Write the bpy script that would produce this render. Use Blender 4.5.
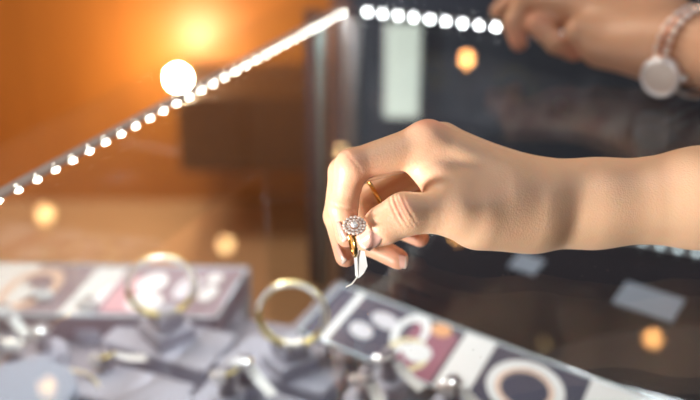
import bpy, bmesh, math, random
import numpy as np
from mathutils import Vector, Matrix
random.seed(7)
rng = np.random.default_rng(3)
S = bpy.context.scene
COL = S.collection
for o in list(bpy.data.objects):
    bpy.data.objects.remove(o)

# ------------------------------------------------------------------ camera, light, exposure
FPX = 1000.0
PITCH = math.radians(25.4)
CS, SN = math.cos(PITCH), math.sin(PITCH)
CAMZ = 1.283                       # glass counter top is at z = 1.0
cam_d = bpy.data.cameras.new('camera')
cam = bpy.data.objects.new('camera', cam_d)
COL.objects.link(cam)
cam.location = (0, 0, CAMZ)
cam.rotation_euler = (math.pi / 2 - PITCH, 0, 0)
cam_d.sensor_fit = 'HORIZONTAL'
cam_d.sensor_width = 36.0
cam_d.lens = 36.0 * FPX / 700.0
cam_d.clip_start = 0.01
cam_d.dof.use_dof = True
cam_d.dof.focus_distance = 0.532
cam_d.dof.aperture_fstop = 4.0
S.camera = cam

W = bpy.data.worlds.new('world')
S.world = W
W.use_nodes = True
W.node_tree.nodes['Background'].inputs[0].default_value = (0.9, 0.93, 1.0, 1)
W.node_tree.nodes['Background'].inputs[1].default_value = 0.5


def area(name, loc, target, sx, sy, power, color):
    d = bpy.data.lights.new(name, 'AREA')
    d.shape = 'RECTANGLE'
    d.size, d.size_y = sx, sy
    d.energy, d.color = power, color
    o = bpy.data.objects.new(name, d)
    COL.objects.link(o)
    o.location = loc
    o.rotation_euler = (Vector(target) - Vector(loc)).to_track_quat('-Z', 'Y').to_euler()
    return o


# added lamps: low key light set at a made-up side window, then ceiling fills
area('added_key_light', (-3.42, -1.15, 0.30), (0.12, 0.50, 1.03), 1.5, 0.56, 82, (1.0, 0.95, 0.90)).data.spread = math.radians(60)
area('ceiling_fill', (0.5, 0.2, 2.72), (0.5, 0.6, 0.0), 1.8, 1.4, 13, (0.88, 0.94, 1.0))  # general fill added overhead, no such source known
area('ceiling_warm_fill', (-1.3, 1.7, 2.72), (-1.2, 1.9, 0.0), 1.2, 0.8, 42, (1.0, 0.84, 0.66))  # warm fill added to brighten the floor and lower wall
S.view_settings.view_transform = 'Standard'
S.view_settings.look = 'None'
S.view_settings.exposure = 0.0
S.view_settings.gamma = 1.0
S.view_settings.use_curve_mapping = False


# ------------------------------------------------------------------ coordinates
def cw(p):                                   # camera frame (right, down, forward) -> world
    x, y, z = p
    return Vector((x, CS * z - SN * y, CAMZ - CS * y - SN * z))


def CP(px, py, z):                           # pixel of the photograph and its depth -> camera frame
    return np.array([(px - 350.0) / FPX * z, (py - 200.0) / FPX * z, z])


def P(px, py, z):
    return cw(CP(px, py, z))


def D(px, py, h):                            # pixel -> point on the level plane z = h
    yy = (py - 200.0) / FPX
    z = (CAMZ - h) / (CS * yy + SN)
    return P(px, py, z)


PHI = math.radians(25.0)
CORNER = D(345, 9, 0.9905)
CORNER.z = 0
FX = Vector((math.cos(PHI), -math.sin(PHI), 0))
FY = Vector((math.sin(PHI), math.cos(PHI), 0))


def C(x, y, z):                              # showcase axes: x along its back edge, y away from the camera
    v = CORNER + FX * x + FY * y
    return Vector((v.x, v.y, z))


def caxes(p):
    v = Vector((p[0], p[1], 0)) - CORNER
    return v.dot(FX), v.dot(FY)


# ------------------------------------------------------------------ materials
MATS = {}


def mat(name, color, rough=0.5, metal=0.0, noise=0.0, nscale=40.0, bump=0.0, emis=None, estr=0.0,
        spec=0.5, sss=0.0, coat=0.0, sheen=0.0):
    m = bpy.data.materials.new(name)
    m.use_nodes = True
    nt = m.node_tree
    b = nt.nodes['Principled BSDF']
    b.inputs['Base Color'].default_value = (*color, 1)
    b.inputs['Roughness'].default_value = rough
    b.inputs['Metallic'].default_value = metal
    b.inputs['Specular IOR Level'].default_value = spec
    b.inputs['Coat Weight'].default_value = coat
    b.inputs['Sheen Weight'].default_value = sheen
    if sss:
        b.inputs['Subsurface Weight'].default_value = sss
        b.inputs['Subsurface Radius'].default_value = (1.0, 0.35, 0.18)
        b.inputs['Subsurface Scale'].default_value = 0.004
    tc = nt.nodes.new('ShaderNodeTexCoord')
    nz = nt.nodes.new('ShaderNodeTexNoise')
    nz.inputs['Scale'].default_value = nscale
    nz.inputs['Detail'].default_value = 4
    nt.links.new(tc.outputs['Object'], nz.inputs['Vector'])
    if noise:
        mx = nt.nodes.new('ShaderNodeMix')
        mx.data_type = 'RGBA'
        mx.inputs[6].default_value = (*[c * (1 - noise) for c in color], 1)
        mx.inputs[7].default_value = (*[min(1, c * (1 + noise)) for c in color], 1)
        nt.links.new(nz.outputs['Fac'], mx.inputs[0])
        nt.links.new(mx.outputs[2], b.inputs['Base Color'])
    if bump:
        bp = nt.nodes.new('ShaderNodeBump')
        bp.inputs['Strength'].default_value = bump
        bp.inputs['Distance'].default_value = 0.001
        nt.links.new(nz.outputs['Fac'], bp.inputs['Height'])
        nt.links.new(bp.outputs['Normal'], b.inputs['Normal'])
    if emis:
        b.inputs['Emission Color'].default_value = (*emis, 1)
        b.inputs['Emission Strength'].default_value = estr
    MATS[name] = m
    return m


def glass(name, tint=(0.97, 0.985, 0.98), rough=0.0, ior=1.5, scratches=False):
    m = bpy.data.materials.new(name)
    m.use_nodes = True
    nt = m.node_tree
    nt.nodes.clear()
    out = nt.nodes.new('ShaderNodeOutputMaterial')
    tr = nt.nodes.new('ShaderNodeBsdfTransparent')
    tr.inputs[0].default_value = (*tint, 1)
    gl = nt.nodes.new('ShaderNodeBsdfGlossy')
    gl.inputs['Roughness'].default_value = rough
    gl.inputs[0].default_value = (1, 1, 1, 1)
    fr = nt.nodes.new('ShaderNodeFresnel')
    geo = nt.nodes.new('ShaderNodeNewGeometry')
    mr = nt.nodes.new('ShaderNodeMapRange')      # the same index on both faces of the sheet
    mr.inputs[3].default_value = ior
    mr.inputs[4].default_value = 1 / ior
    nt.links.new(geo.outputs['Backfacing'], mr.inputs[0])
    nt.links.new(mr.outputs[0], fr.inputs['IOR'])
    mx = nt.nodes.new('ShaderNodeMixShader')
    nt.links.new(fr.outputs[0], mx.inputs[0])
    nt.links.new(tr.outputs[0], mx.inputs[1])
    nt.links.new(gl.outputs[0], mx.inputs[2])
    last = mx
    if scratches:                                # dust specks and fine wipe scratches on the sheet
        tc = nt.nodes.new('ShaderNodeTexCoord')
        v = nt.nodes.new('ShaderNodeTexVoronoi')
        v.inputs['Scale'].default_value = 130
        nt.links.new(tc.outputs['Object'], v.inputs['Vector'])
        nz = nt.nodes.new('ShaderNodeTexNoise')
        nz.inputs['Scale'].default_value = 30
        nt.links.new(tc.outputs['Object'], nz.inputs['Vector'])
        ma = nt.nodes.new('ShaderNodeMath')
        ma.operation = 'MULTIPLY_ADD'
        ma.inputs[1].default_value = 0.22
        ma.inputs[2].default_value = -0.055
        nt.links.new(nz.outputs['Fac'], ma.inputs[0])
        lt = nt.nodes.new('ShaderNodeMath')
        lt.operation = 'LESS_THAN'
        nt.links.new(v.outputs['Distance'], lt.inputs[0])
        nt.links.new(ma.outputs[0], lt.inputs[1])
        mp = nt.nodes.new('ShaderNodeMapping')
        mp.inputs['Rotation'].default_value = (0, 0, 0.7)
        mp.inputs['Scale'].default_value = (1500, 25, 1)
        nt.links.new(tc.outputs['Object'], mp.inputs[0])
        ns = nt.nodes.new('ShaderNodeTexNoise')
        ns.inputs['Scale'].default_value = 1
        nt.links.new(mp.outputs[0], ns.inputs['Vector'])
        gs = nt.nodes.new('ShaderNodeMath')
        gs.operation = 'GREATER_THAN'
        gs.inputs[1].default_value = 0.74
        nt.links.new(ns.outputs['Fac'], gs.inputs[0])
        mxm = nt.nodes.new('ShaderNodeMath')
        mxm.operation = 'MAXIMUM'
        nt.links.new(lt.outputs[0], mxm.inputs[0])
        nt.links.new(gs.outputs[0], mxm.inputs[1])
        sc = nt.nodes.new('ShaderNodeMath')
        sc.operation = 'MULTIPLY'
        sc.inputs[1].default_value = 0.16
        nt.links.new(mxm.outputs[0], sc.inputs[0])
        df = nt.nodes.new('ShaderNodeBsdfDiffuse')
        df.inputs[0].default_value = (0.8, 0.82, 0.85, 1)
        m2 = nt.nodes.new('ShaderNodeMixShader')
        nt.links.new(sc.outputs[0], m2.inputs[0])
        nt.links.new(mx.outputs[0], m2.inputs[1])
        nt.links.new(df.outputs[0], m2.inputs[2])
        last = m2
    nt.links.new(last.outputs[0], out.inputs[0])
    MATS[name] = m
    return m


def wood(name, c1, c2, scale=6.0, rough=0.45):
    m = mat(name, c1, rough)
    nt = m.node_tree
    b = nt.nodes['Principled BSDF']
    tc = nt.nodes.new('ShaderNodeTexCoord')
    mp = nt.nodes.new('ShaderNodeMapping')
    mp.inputs['Scale'].default_value = (scale, scale, scale * 0.12)
    nz = nt.nodes.new('ShaderNodeTexNoise')
    nz.inputs['Scale'].default_value = 3
    nz.inputs['Detail'].default_value = 6
    nz.inputs['Distortion'].default_value = 1.2
    mx = nt.nodes.new('ShaderNodeMix')
    mx.data_type = 'RGBA'
    mx.inputs[6].default_value = (*c1, 1)
    mx.inputs[7].default_value = (*c2, 1)
    nt.links.new(tc.outputs['Object'], mp.inputs[0])
    nt.links.new(mp.outputs[0], nz.inputs['Vector'])
    nt.links.new(nz.outputs['Fac'], mx.inputs[0])
    nt.links.new(mx.outputs[2], b.inputs['Base Color'])
    return m


def skin(name, base, blush):
    m = mat(name, base, 0.42, sss=0.25, spec=0.4)
    nt = m.node_tree
    b = nt.nodes['Principled BSDF']
    at = nt.nodes.new('ShaderNodeAttribute')
    at.attribute_name = 'blush'
    nz = nt.nodes.new('ShaderNodeTexNoise')
    nz.inputs['Scale'].default_value = 90
    nz.inputs['Detail'].default_value = 3
    tc = nt.nodes.new('ShaderNodeTexCoord')
    nt.links.new(tc.outputs['Object'], nz.inputs['Vector'])
    ma = nt.nodes.new('ShaderNodeMath')
    ma.operation = 'MULTIPLY_ADD'
    ma.inputs[1].default_value = 0.5
    ma.inputs[2].default_value = -0.2
    nt.links.new(nz.outputs['Fac'], ma.inputs[0])
    ad = nt.nodes.new('ShaderNodeMath')
    ad.operation = 'ADD'
    ad.use_clamp = True
    nt.links.new(ma.outputs[0], ad.inputs[0])
    nt.links.new(at.outputs['Fac'], ad.inputs[1])
    mx = nt.nodes.new('ShaderNodeMix')
    mx.data_type = 'RGBA'
    mx.inputs[6].default_value = (*base, 1)
    mx.inputs[7].default_value = (*blush, 1)
    nt.links.new(ad.outputs[0], mx.inputs[0])
    nt.links.new(mx.outputs[2], b.inputs['Base Color'])
    vo = nt.nodes.new('ShaderNodeTexVoronoi')
    vo.inputs['Scale'].default_value = 900
    nt.links.new(tc.outputs['Object'], vo.inputs['Vector'])
    bp = nt.nodes.new('ShaderNodeBump')
    bp.inputs['Strength'].default_value = 0.18
    bp.inputs['Distance'].default_value = 0.0005
    nt.links.new(vo.outputs['Distance'], bp.inputs['Height'])
    nt.links.new(bp.outputs['Normal'], b.inputs['Normal'])
    return m


skin('skin_warm', (0.82, 0.52, 0.33), (0.84, 0.40, 0.27))
skin('skin_tan', (0.62, 0.36, 0.23), (0.66, 0.28, 0.18))
mat('nail', (0.80, 0.47, 0.39), 0.18, coat=0.6)
mat('nail_tip', (0.84, 0.68, 0.60), 0.25, coat=0.4)
mat('nail_tan', (0.78, 0.50, 0.42), 0.2, coat=0.5)
mat('gold', (0.95, 0.66, 0.22), 0.16, 1.0)
mat('pale_gold', (0.95, 0.80, 0.34), 0.28, 1.0)
mat('rose_gold', (0.90, 0.55, 0.36), 0.22, 1.0)
mat('silver', (0.92, 0.93, 0.96), 0.28, 0.75)
mat('diamond', (0.95, 0.95, 0.97), 0.10, 0.3, spec=1.0, coat=1.0)
mat('warm_diamond', (1.0, 0.86, 0.78), 0.08, 0.2, spec=1.0, coat=1.0)
mat('tag_paper', (0.92, 0.92, 0.93), 0.55)
mat('string', (0.85, 0.84, 0.80), 0.8)
mat('grey_velvet', (0.42, 0.42, 0.51), 0.85, noise=0.08, nscale=300, sheen=0.3)
mat('grey_velvet_dark', (0.30, 0.28, 0.33), 0.85, noise=0.08, nscale=300, sheen=0.3)
mat('slate_cloth', (0.32, 0.36, 0.46), 0.9, noise=0.08, nscale=200, sheen=0.3)
mat('black_gloss', (0.018, 0.015, 0.018), 0.03)
mat('black_satin', (0.035, 0.028, 0.030), 0.35, noise=0.2, nscale=8)
mat('post_grey', (0.20, 0.18, 0.18), 0.45)
mat('dark_slate', (0.036, 0.044, 0.066), 0.75, noise=0.35, nscale=4)
mat('dark_brown', (0.055, 0.032, 0.024), 0.5, noise=0.3, nscale=5)
mat('steel', (0.62, 0.63, 0.66), 0.28, 1.0)
mat('white_channel', (0.30, 0.31, 0.33), 0.5)
mat('led_lit', (1, 1, 1), 0.4, emis=(0.93, 0.98, 1.0), estr=48)
mat('led_lit_warm', (1, 1, 1), 0.4, emis=(1.0, 0.97, 0.84), estr=48)
mat('led_reflection', (1, 1, 1), 0.4, emis=(0.75, 0.93, 1.0), estr=1.6)
mat('lamp_bulb', (1, 0.9, 0.7), 0.4, emis=(1.0, 0.62, 0.26), estr=22)
mat('lamp_bulb_orange', (1, 0.8, 0.6), 0.4, emis=(1.0, 0.42, 0.12), estr=50)
mat('flare_globe_bulb', (1, 0.9, 0.7), 0.4, emis=(1.0, 0.80, 0.52), estr=330)
mat('brass', (0.75, 0.52, 0.22), 0.3, 1.0)
mat('panel_lit', (0.8, 0.85, 0.8), 0.6, emis=(0.85, 0.96, 0.86), estr=0.5)
mat('plaster', (0.30, 0.29, 0.28), 0.9, noise=0.06, nscale=6)
mat('ceiling_paint', (0.36, 0.35, 0.35), 0.9, noise=0.05, nscale=5)
wood('orange_wood', (0.56, 0.20, 0.035), (0.42, 0.14, 0.022), 3.0)
wood('brown_floor', (0.62, 0.38, 0.22), (0.54, 0.32, 0.18), 2.5, 0.4)
mat('card_violet', (0.34, 0.27, 0.32), 0.5, noise=0.12, nscale=30)
mat('card_navy', (0.05, 0.045, 0.09), 0.5, noise=0.3, nscale=20)
mat('acrylic_edge', (0.62, 0.72, 0.80), 0.15, coat=0.6)
mat('print_white', (0.90, 0.91, 0.95), 0.4)
mat('print_pale', (0.72, 0.70, 0.78), 0.4)
mat('print_peach', (0.86, 0.62, 0.52), 0.4)
mat('print_pink', (0.66, 0.40, 0.46), 0.4)
mat('print_maroon', (0.32, 0.09, 0.16), 0.4)
mat('print_orange', (0.85, 0.42, 0.20), 0.4)
mat('print_gold', (0.80, 0.70, 0.42), 0.4)
mat('reflection_grey', (0.17, 0.19, 0.24), 0.6)
mat('watch_dial', (0.80, 0.70, 0.64), 0.25, coat=0.5)
mat('watch_hand', (0.08, 0.07, 0.08), 0.4)
mat('sleeve_cloth', (0.10, 0.10, 0.13), 0.9, noise=0.15, nscale=150)
glass('counter_glass', ior=1.24, scratches=True)
glass('panel_glass', (0.955, 0.975, 0.965))
glass('watch_crystal', (0.99, 0.99, 0.99))
mat('glass_edge', (0.20, 0.30, 0.30), 0.1, coat=0.6)


# ------------------------------------------------------------------ mesh helpers
def link_mesh(name, verts, faces, m, parent=None, smooth=False):
    me = bpy.data.meshes.new(name)
    me.from_pydata([tuple(v) for v in verts], [], [tuple(f) for f in faces])
    me.update()
    if smooth:
        me.polygons.foreach_set('use_smooth', [True] * len(me.polygons))
    me.materials.append(MATS[m])
    o = bpy.data.objects.new(name, me)
    COL.objects.link(o)
    if parent:
        o.parent = parent
    return o


def from_bm(name, bm, m, parent=None, smooth=False):
    bmesh.ops.recalc_face_normals(bm, faces=bm.faces)
    me = bpy.data.meshes.new(name)
    bm.to_mesh(me)
    bm.free()
    if smooth:
        me.polygons.foreach_set('use_smooth', [True] * len(me.polygons))
    me.materials.append(MATS[m])
    o = bpy.data.objects.new(name, me)
    COL.objects.link(o)
    if parent:
        o.parent = parent
    return o


def tag(o, label, cat, group=None, kind=None):
    if label:
        o['label'] = label
    if cat:
        o['category'] = cat
    if group:
        o['group'] = group
    if kind:
        o['kind'] = kind
    return o


def empty(name, loc):
    o = bpy.data.objects.new(name, None)
    o.empty_display_size = 0.02
    COL.objects.link(o)
    o.location = loc
    bpy.context.view_layer.update()
    return o


def adopt(o, parent):                        # keep the world place under an Empty
    o.parent = parent
    o.matrix_parent_inverse = Matrix.Translation(parent.location).inverted()
    return o


def prism_bm(pts, z0, z1, bev=0.0):
    bm = bmesh.new()
    lo = [bm.verts.new((p[0], p[1], z0)) for p in pts]
    hi = [bm.verts.new((p[0], p[1], z1)) for p in pts]
    n = len(pts)
    bm.faces.new(lo[::-1])
    bm.faces.new(hi)
    for i in range(n):
        bm.faces.new((lo[i], lo[(i + 1) % n], hi[(i + 1) % n], hi[i]))
    bmesh.ops.recalc_face_normals(bm, faces=bm.faces)
    if bev:
        bmesh.ops.bevel(bm, geom=list(bm.edges), offset=bev, segments=2, affect='EDGES', profile=0.5)
    return bm


def cbox(x0, x1, y0, y1, z0, z1, bev=0.0):   # box in showcase axes
    return prism_bm([C(x0, y0, 0), C(x1, y0, 0), C(x1, y1, 0), C(x0, y1, 0)], z0, z1, bev)


def wbox(x0, x1, y0, y1, z0, z1, bev=0.0):
    return prism_bm([(x0, y0), (x1, y0), (x1, y1), (x0, y1)], z0, z1, bev)


def frame(n):
    n = Vector(n).normalized()
    a = Vector((0, 0, 1)) if abs(n.z) < 0.9 else Vector((1, 0, 0))
    u = a.cross(n).normalized()
    return u, n.cross(u), n


def tube_bm(path, radii, seg=12, closed=False, bm=None):
    bm = bm or bmesh.new()
    rings = []
    n = len(path)
    prev_u = None
    for i, p in enumerate(path):
        p = Vector(p)
        if closed:
            t = Vector(path[(i + 1) % n]) - Vector(path[i - 1])
        else:
            t = Vector(path[min(i + 1, n - 1)]) - Vector(path[max(i - 1, 0)])
        t.normalize()
        if prev_u is None:
            u = frame(t)[0]
        else:
            u = (prev_u - t * prev_u.dot(t)).normalized()
        prev_u = u
        v = t.cross(u)
        r = radii[i] if hasattr(radii, '__len__') else radii
        rings.append([bm.verts.new(p + (u * math.cos(a) + v * math.sin(a)) * r)
                      for a in [2 * math.pi * k / seg for k in range(seg)]])
    m = n if closed else n - 1
    for i in range(m):
        A, B = rings[i], rings[(i + 1) % n]
        for k in range(seg):
            bm.faces.new((A[k], A[(k + 1) % seg], B[(k + 1) % seg], B[k]))
    if not closed:
        bm.faces.new(rings[0][::-1])
        bm.faces.new(rings[-1])
    return bm


def lathe_bm(profile, center, axis=(0, 0, 1), seg=32, bm=None):
    bm = bm or bmesh.new()
    u, v, w = frame(axis)
    c = Vector(center)
    rings = []
    for r, h in profile:
        rings.append([bm.verts.new(c + w * h + (u * math.cos(a) + v * math.sin(a)) * max(r, 1e-5))
                      for a in [2 * math.pi * k / seg for k in range(seg)]])
    for A, B in zip(rings[:-1], rings[1:]):
        for k in range(seg):
            bm.faces.new((A[k], A[(k + 1) % seg], B[(k + 1) % seg], B[k]))
    bm.faces.new(rings[0][::-1])
    bm.faces.new(rings[-1])
    return bm


def gem_mesh(name, r, m):                    # brilliant cut stone: table, crown, girdle, pavilion
    bm = lathe_bm([(0.02 * r, -0.75 * r), (r, 0), (r, 0.08 * r), (0.6 * r, 0.42 * r), (0.02 * r, 0.44 * r)], (0, 0, 0), seg=8)
    bmesh.ops.recalc_face_normals(bm, faces=bm.faces)
    me = bpy.data.meshes.new(name)
    bm.to_mesh(me)
    bm.free()
    me.materials.append(MATS[m])
    return me


def place_mesh(name, me, loc, normal, parent, scale=1.0):
    o = bpy.data.objects.new(name, me)
    COL.objects.link(o)
    q = Vector(normal).to_track_quat('Z', 'Y')
    o.parent = parent
    if parent and parent.type == 'EMPTY':
        o.location = Vector(loc) - parent.location
    else:
        o.location = loc
    o.rotation_euler = q.to_euler()
    o.scale = (scale,) * 3
    return o


# ------------------------------------------------------------------ the room
tag(from_bm('floor', wbox(-4, 4, -2.2, 3.2, -0.1, 0), 'brown_floor'), 'brown wooden shop floor', None, kind='structure')
tag(from_bm('ceiling', wbox(-4, 4, -2.2, 3.2, 2.8, 2.9), 'ceiling_paint'), 'pale shop ceiling', None, kind='structure')
tag(from_bm('wall_back', wbox(-4, 4, 2.7, 2.8, 0, 2.8), 'orange_wood'), 'warm orange wooden wall', None, kind='structure')
tag(from_bm('wall_left', wbox(-3.6, -3.5, -2.2, 2.7, 0, 2.8), 'orange_wood'), 'warm orange wooden side wall', None, kind='structure')
tag(from_bm('wall_right', wbox(3.5, 3.6, -2.2, 2.7, 0, 2.8), 'plaster'), 'plain plaster wall', None, kind='structure')
tag(from_bm('wall_front', wbox(-3.5, 3.5, -2.1, -2.0, 0, 2.8), 'plaster'), 'plain plaster wall behind the camera', None, kind='structure')

tag(from_bm('trim_1', wbox(0.0, 3.5, 2.66, 2.699, 0, 2.8), 'dark_slate'), 'dark slate wall panelling added to darken the glass reflections', None, kind='structure')  # unseen panelling added so the glass reflects dark and bluish

wroot = empty('added_window_1', (-3.49, -1.15, 0.0))  # invented window frame around the added key light
tag(wroot, 'made-up low window in the side wall around the added key light', None, kind='structure')
for y0, y1, z0, z1 in ((-1.99, -0.3, 0.0, 0.03), (-1.99, -0.3, 0.60, 0.66), (-1.99, -1.93, 0.03, 0.60), (-0.36, -0.3, 0.03, 0.60)):
    adopt(from_bm('added_window_frame', wbox(-3.499, -3.46, y0, y1, z0, z1), 'steel'), wroot)
adopt(from_bm('pane', wbox(-3.495, -3.49, -1.93, -0.36, 0.03, 0.60), 'panel_glass'), wroot)

# ------------------------------------------------------------------ background furniture
YC = 1.55
bc = empty('back_cabinet', (0.9, YC + 0.2, 0))
tag(bc, 'tall dark slate shop cabinet behind the glass showcase', 'cabinet')
adopt(from_bm('body', wbox(-0.03, 2.2, YC, YC + 0.5, 0, 1.02, 0.006), 'dark_slate'), bc)
adopt(from_bm('plinth_board', wbox(-0.03, 2.2, YC - 0.02, YC - 0.001, 0, 0.44, 0.004), 'black_satin'), bc)
for k in range(4):
    x0 = 0.30 + 0.45 * k
    dr = adopt(from_bm('door', wbox(x0, x0 + 0.43, YC - 0.018, YC - 0.001, 0.50, 0.98, 0.004), 'dark_slate'), bc)
    h = from_bm('handle', tube_bm([(x0 + 0.04, YC - 0.045, 0.66), (x0 + 0.04, YC - 0.045, 0.80)], 0.006), 'steel')
    h.parent = dr
    h.matrix_parent_inverse = Matrix.Translation(bc.location).inverted()
    st = from_bm('handle_mount', tube_bm([(x0 + 0.04, YC - 0.045, 0.73), (x0 + 0.04, YC - 0.01, 0.73)], 0.004), 'steel')
    adopt(st, bc)

sg = empty('light_box', (0.08, YC - 0.005, 0.70))
tag(sg, 'narrow pale green backlit panel on the dark back cabinet', 'light panel')
pa, pb = P(386, 34, 1.60), P(419, 118, 1.60)
adopt(from_bm('housing', wbox(pa.x - 0.004, pb.x + 0.004, YC - 0.025, YC - 0.001, pb.z - 0.01, pa.z + 0.03, 0.002), 'steel'), sg)
adopt(from_bm('lit_panel', wbox(pa.x, pb.x, YC - 0.030, YC - 0.0255, pb.z - 0.006, pa.z + 0.026, 0.001), 'panel_lit'), sg)

a1, a2 = P(174, 100, 2.52), P(318, 190, 2.52)
wc = empty('reflection_cabinet', ((a1.x + a2.x) / 2, 2.69, a2.z))  # added cupboard, stands in for a dark reflection in the glass
tag(wc, 'dark brown cupboard standing in for a dark reflection, low on the orange wall', 'cabinet')
adopt(from_bm('body', wbox(a1.x, a2.x, 2.40, 2.699, a2.z, a1.z, 0.006), 'dark_brown'), wc)
for k in range(2):
    x0 = a1.x + 0.012 + k * (a2.x - a1.x) / 2
    d = adopt(from_bm('door', wbox(x0, x0 + (a2.x - a1.x) / 2 - 0.024, 2.383, 2.399, a2.z + 0.012, a1.z - 0.012, 0.003), 'dark_brown'), wc)
    kn = from_bm('knob', lathe_bm([(0.006, 0), (0.006, 0.012), (0.012, 0.018), (0.010, 0.026)], (x0 + (0.14 if k == 0 else 0.02), 2.383, (a1.z + a2.z) / 2), (0, -1, 0), 16), 'brass', smooth=True)
    kn.parent = d
    kn.matrix_parent_inverse = Matrix.Translation(wc.location).inverted()

# made-up globe lamp standing in for a lens flare; also lights the wall
gp = P(178, 78, 2.60)
gl = empty('flare_globe', (gp.x, gp.y, gp.z))
tag(gl, 'made-up warm globe standing in for a lens flare, low on the orange wall', 'lamp')
adopt(from_bm('globe', lathe_bm([(0.024 * math.sin(t), -0.024 * math.cos(t)) for t in np.linspace(0.05, math.pi - 0.05, 16)], gp, (0, 0, 1), 24), 'flare_globe_bulb', smooth=True), gl)
adopt(from_bm('bracket', tube_bm([(gp.x, gp.y + 0.02, gp.z - 0.03), (gp.x, gp.y + 0.09, gp.z - 0.06), (gp.x, 2.695, gp.z - 0.06)], 0.008), 'brass', smooth=True), gl)
adopt(from_bm('wall_plate', lathe_bm([(0.04, 0), (0.04, 0.008), (0.03, 0.014)], (gp.x, 2.699, gp.z - 0.06), (0, -1, 0)), 'brass'), gl)


# pendant lamps: their reflections stand in the counter glass
def pendant(px, py, dist, r, label, plane=1.0):
    g = D(px, py, plane)
    d = (g - Vector((0, 0, CAMZ))).normalized()
    d.z = -d.z
    b = g + d * dist
    root = empty('pendant_lamp', (b.x, b.y, b.z))
    tag(root, label, 'lamp', 'warm pendant lamps mirrored in the showcase')
    adopt(from_bm('bulb', lathe_bm([(r * math.sin(t), -r * math.cos(t)) for t in np.linspace(0.05, math.pi - 0.05, 12)], b, (0, 0, 1), 20), 'lamp_bulb_orange' if 'orange' in label else 'lamp_bulb', smooth=True), root)
    adopt(from_bm('shade', lathe_bm([(r * 1.5, r * 0.55), (r * 1.45, r * 0.6), (r * 0.5, r * 1.9), (r * 0.3, r * 2.3), (r * 0.25, r * 2.3)], b, (0, 0, 1), 24), 'brass', smooth=True), root)
    adopt(from_bm('cord', tube_bm([(b.x, b.y, b.z + r * 2.2), (b.x, b.y, 2.8)], 0.003, 8), 'black_satin'), root)


for px, py, ds, r, pl, lab in (
        (45, 212, 1.7, 0.017, 1.0, 'warm pendant lamp mirrored just below the LED row towards the wall'),
        (226, 243, 1.8, 0.017, 1.0, 'warm pendant lamp mirrored in the glass above the violet board'),
        (342, 150, 1.5, 0.010, 1.0, 'warm pendant lamp mirrored beside the corner post and forefinger knuckle'),
        (467, 57, 1.3, 0.010, 1.0, 'orange pendant lamp mirrored below the back LED row'),
        (653, 339, 1.9, 0.017, 0.779, 'orange pendant lamp mirrored in the black floor near the curved platform'),
        (545, 341, 2.0, 0.006, 0.779, 'faint small pendant lamp mirrored in the black floor'),
        (47, 385, 1.8, 0.015, 1.0, 'warm pendant lamp mirrored over the large slate round pad')):
    pendant(px, py, ds, r, lab, pl)

# ------------------------------------------------------------------ the showcase
ZB = 0.62          # black base floor
ZD = 0.733         # grey display deck
ov = 0.075
sc = empty('glass_showcase', C(0.7, -0.36, 0))
tag(sc, 'frameless glass jewellery showcase with black base and lit top edges', 'showcase')
adopt(from_bm('counter_top', cbox(-0.052, 1.5, -0.76, 0.02, 0.994, 1.0), 'counter_glass'), sc)


def cpanel(name, pts, axis, off, th, m):     # upright sheet: pts = (along, z)
    bm = bmesh.new()
    A = [bm.verts.new(C(off, a, z) if axis == 'x' else C(a, off, z)) for a, z in pts]
    B = [bm.verts.new(C(off + th, a, z) if axis == 'x' else C(a, off + th, z)) for a, z in pts]
    n = len(pts)
    bm.faces.new(A)
    bm.faces.new(B[::-1])
    for i in range(n):
        bm.faces.new((A[i], A[(i + 1) % n], B[(i + 1) % n], B[i]))
    return adopt(from_bm(name, bm, m), sc)


cpanel('side_glass', [(-0.74, 0.872), (-0.20, 0.872), (-0.20, ZB), (-0.006, ZB), (-0.006, 0.985), (-0.74, 0.985)], 'x', 0.0, 0.005, 'panel_glass')
cpanel('back_glass', [(0.006, ZB), (1.48, ZB), (1.48, 0.985), (0.006, 0.985)], 'y', -0.006, 0.005, 'panel_glass')
adopt(from_bm('end_glass', cbox(1.475, 1.48, -0.74, -0.008, ZB, 0.985), 'panel_glass'), sc)
adopt(from_bm('corner_edge', cbox(-0.003, 0.0035, -0.004, 0.003, ZB, 0.985), 'post_grey'), sc)
adopt(from_bm('corner_edge', cbox(-0.022, -0.016, -0.03, -0.024, ZB, 0.985), 'glass_edge'), sc)
adopt(from_bm('corner_edge', cbox(0.014, 0.026, -0.022, -0.012, ZB, 0.985, 0.001), 'post_grey'), sc)
adopt(from_bm('corner_edge', cbox(-0.05, -0.024, -0.008, 0.004, ZB, 0.985, 0.001), 'dark_slate'), sc)
adopt(from_bm('base_body', cbox(0.0, 1.48, -0.74, 0.0, 0.08, ZB - 0.001, 0.003), 'black_gloss'), sc)
adopt(from_bm('unseen_front_screen', cbox(-0.62, 1.48, -0.765, -0.742, 0.0, 0.93, 0.002), 'black_satin'), sc)  # unseen opaque front, added to keep the low key light off the displays
adopt(from_bm('kick_board', cbox(0.04, 1.44, -0.70, -0.04, 0.0, 0.08), 'black_satin'), sc)


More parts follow.
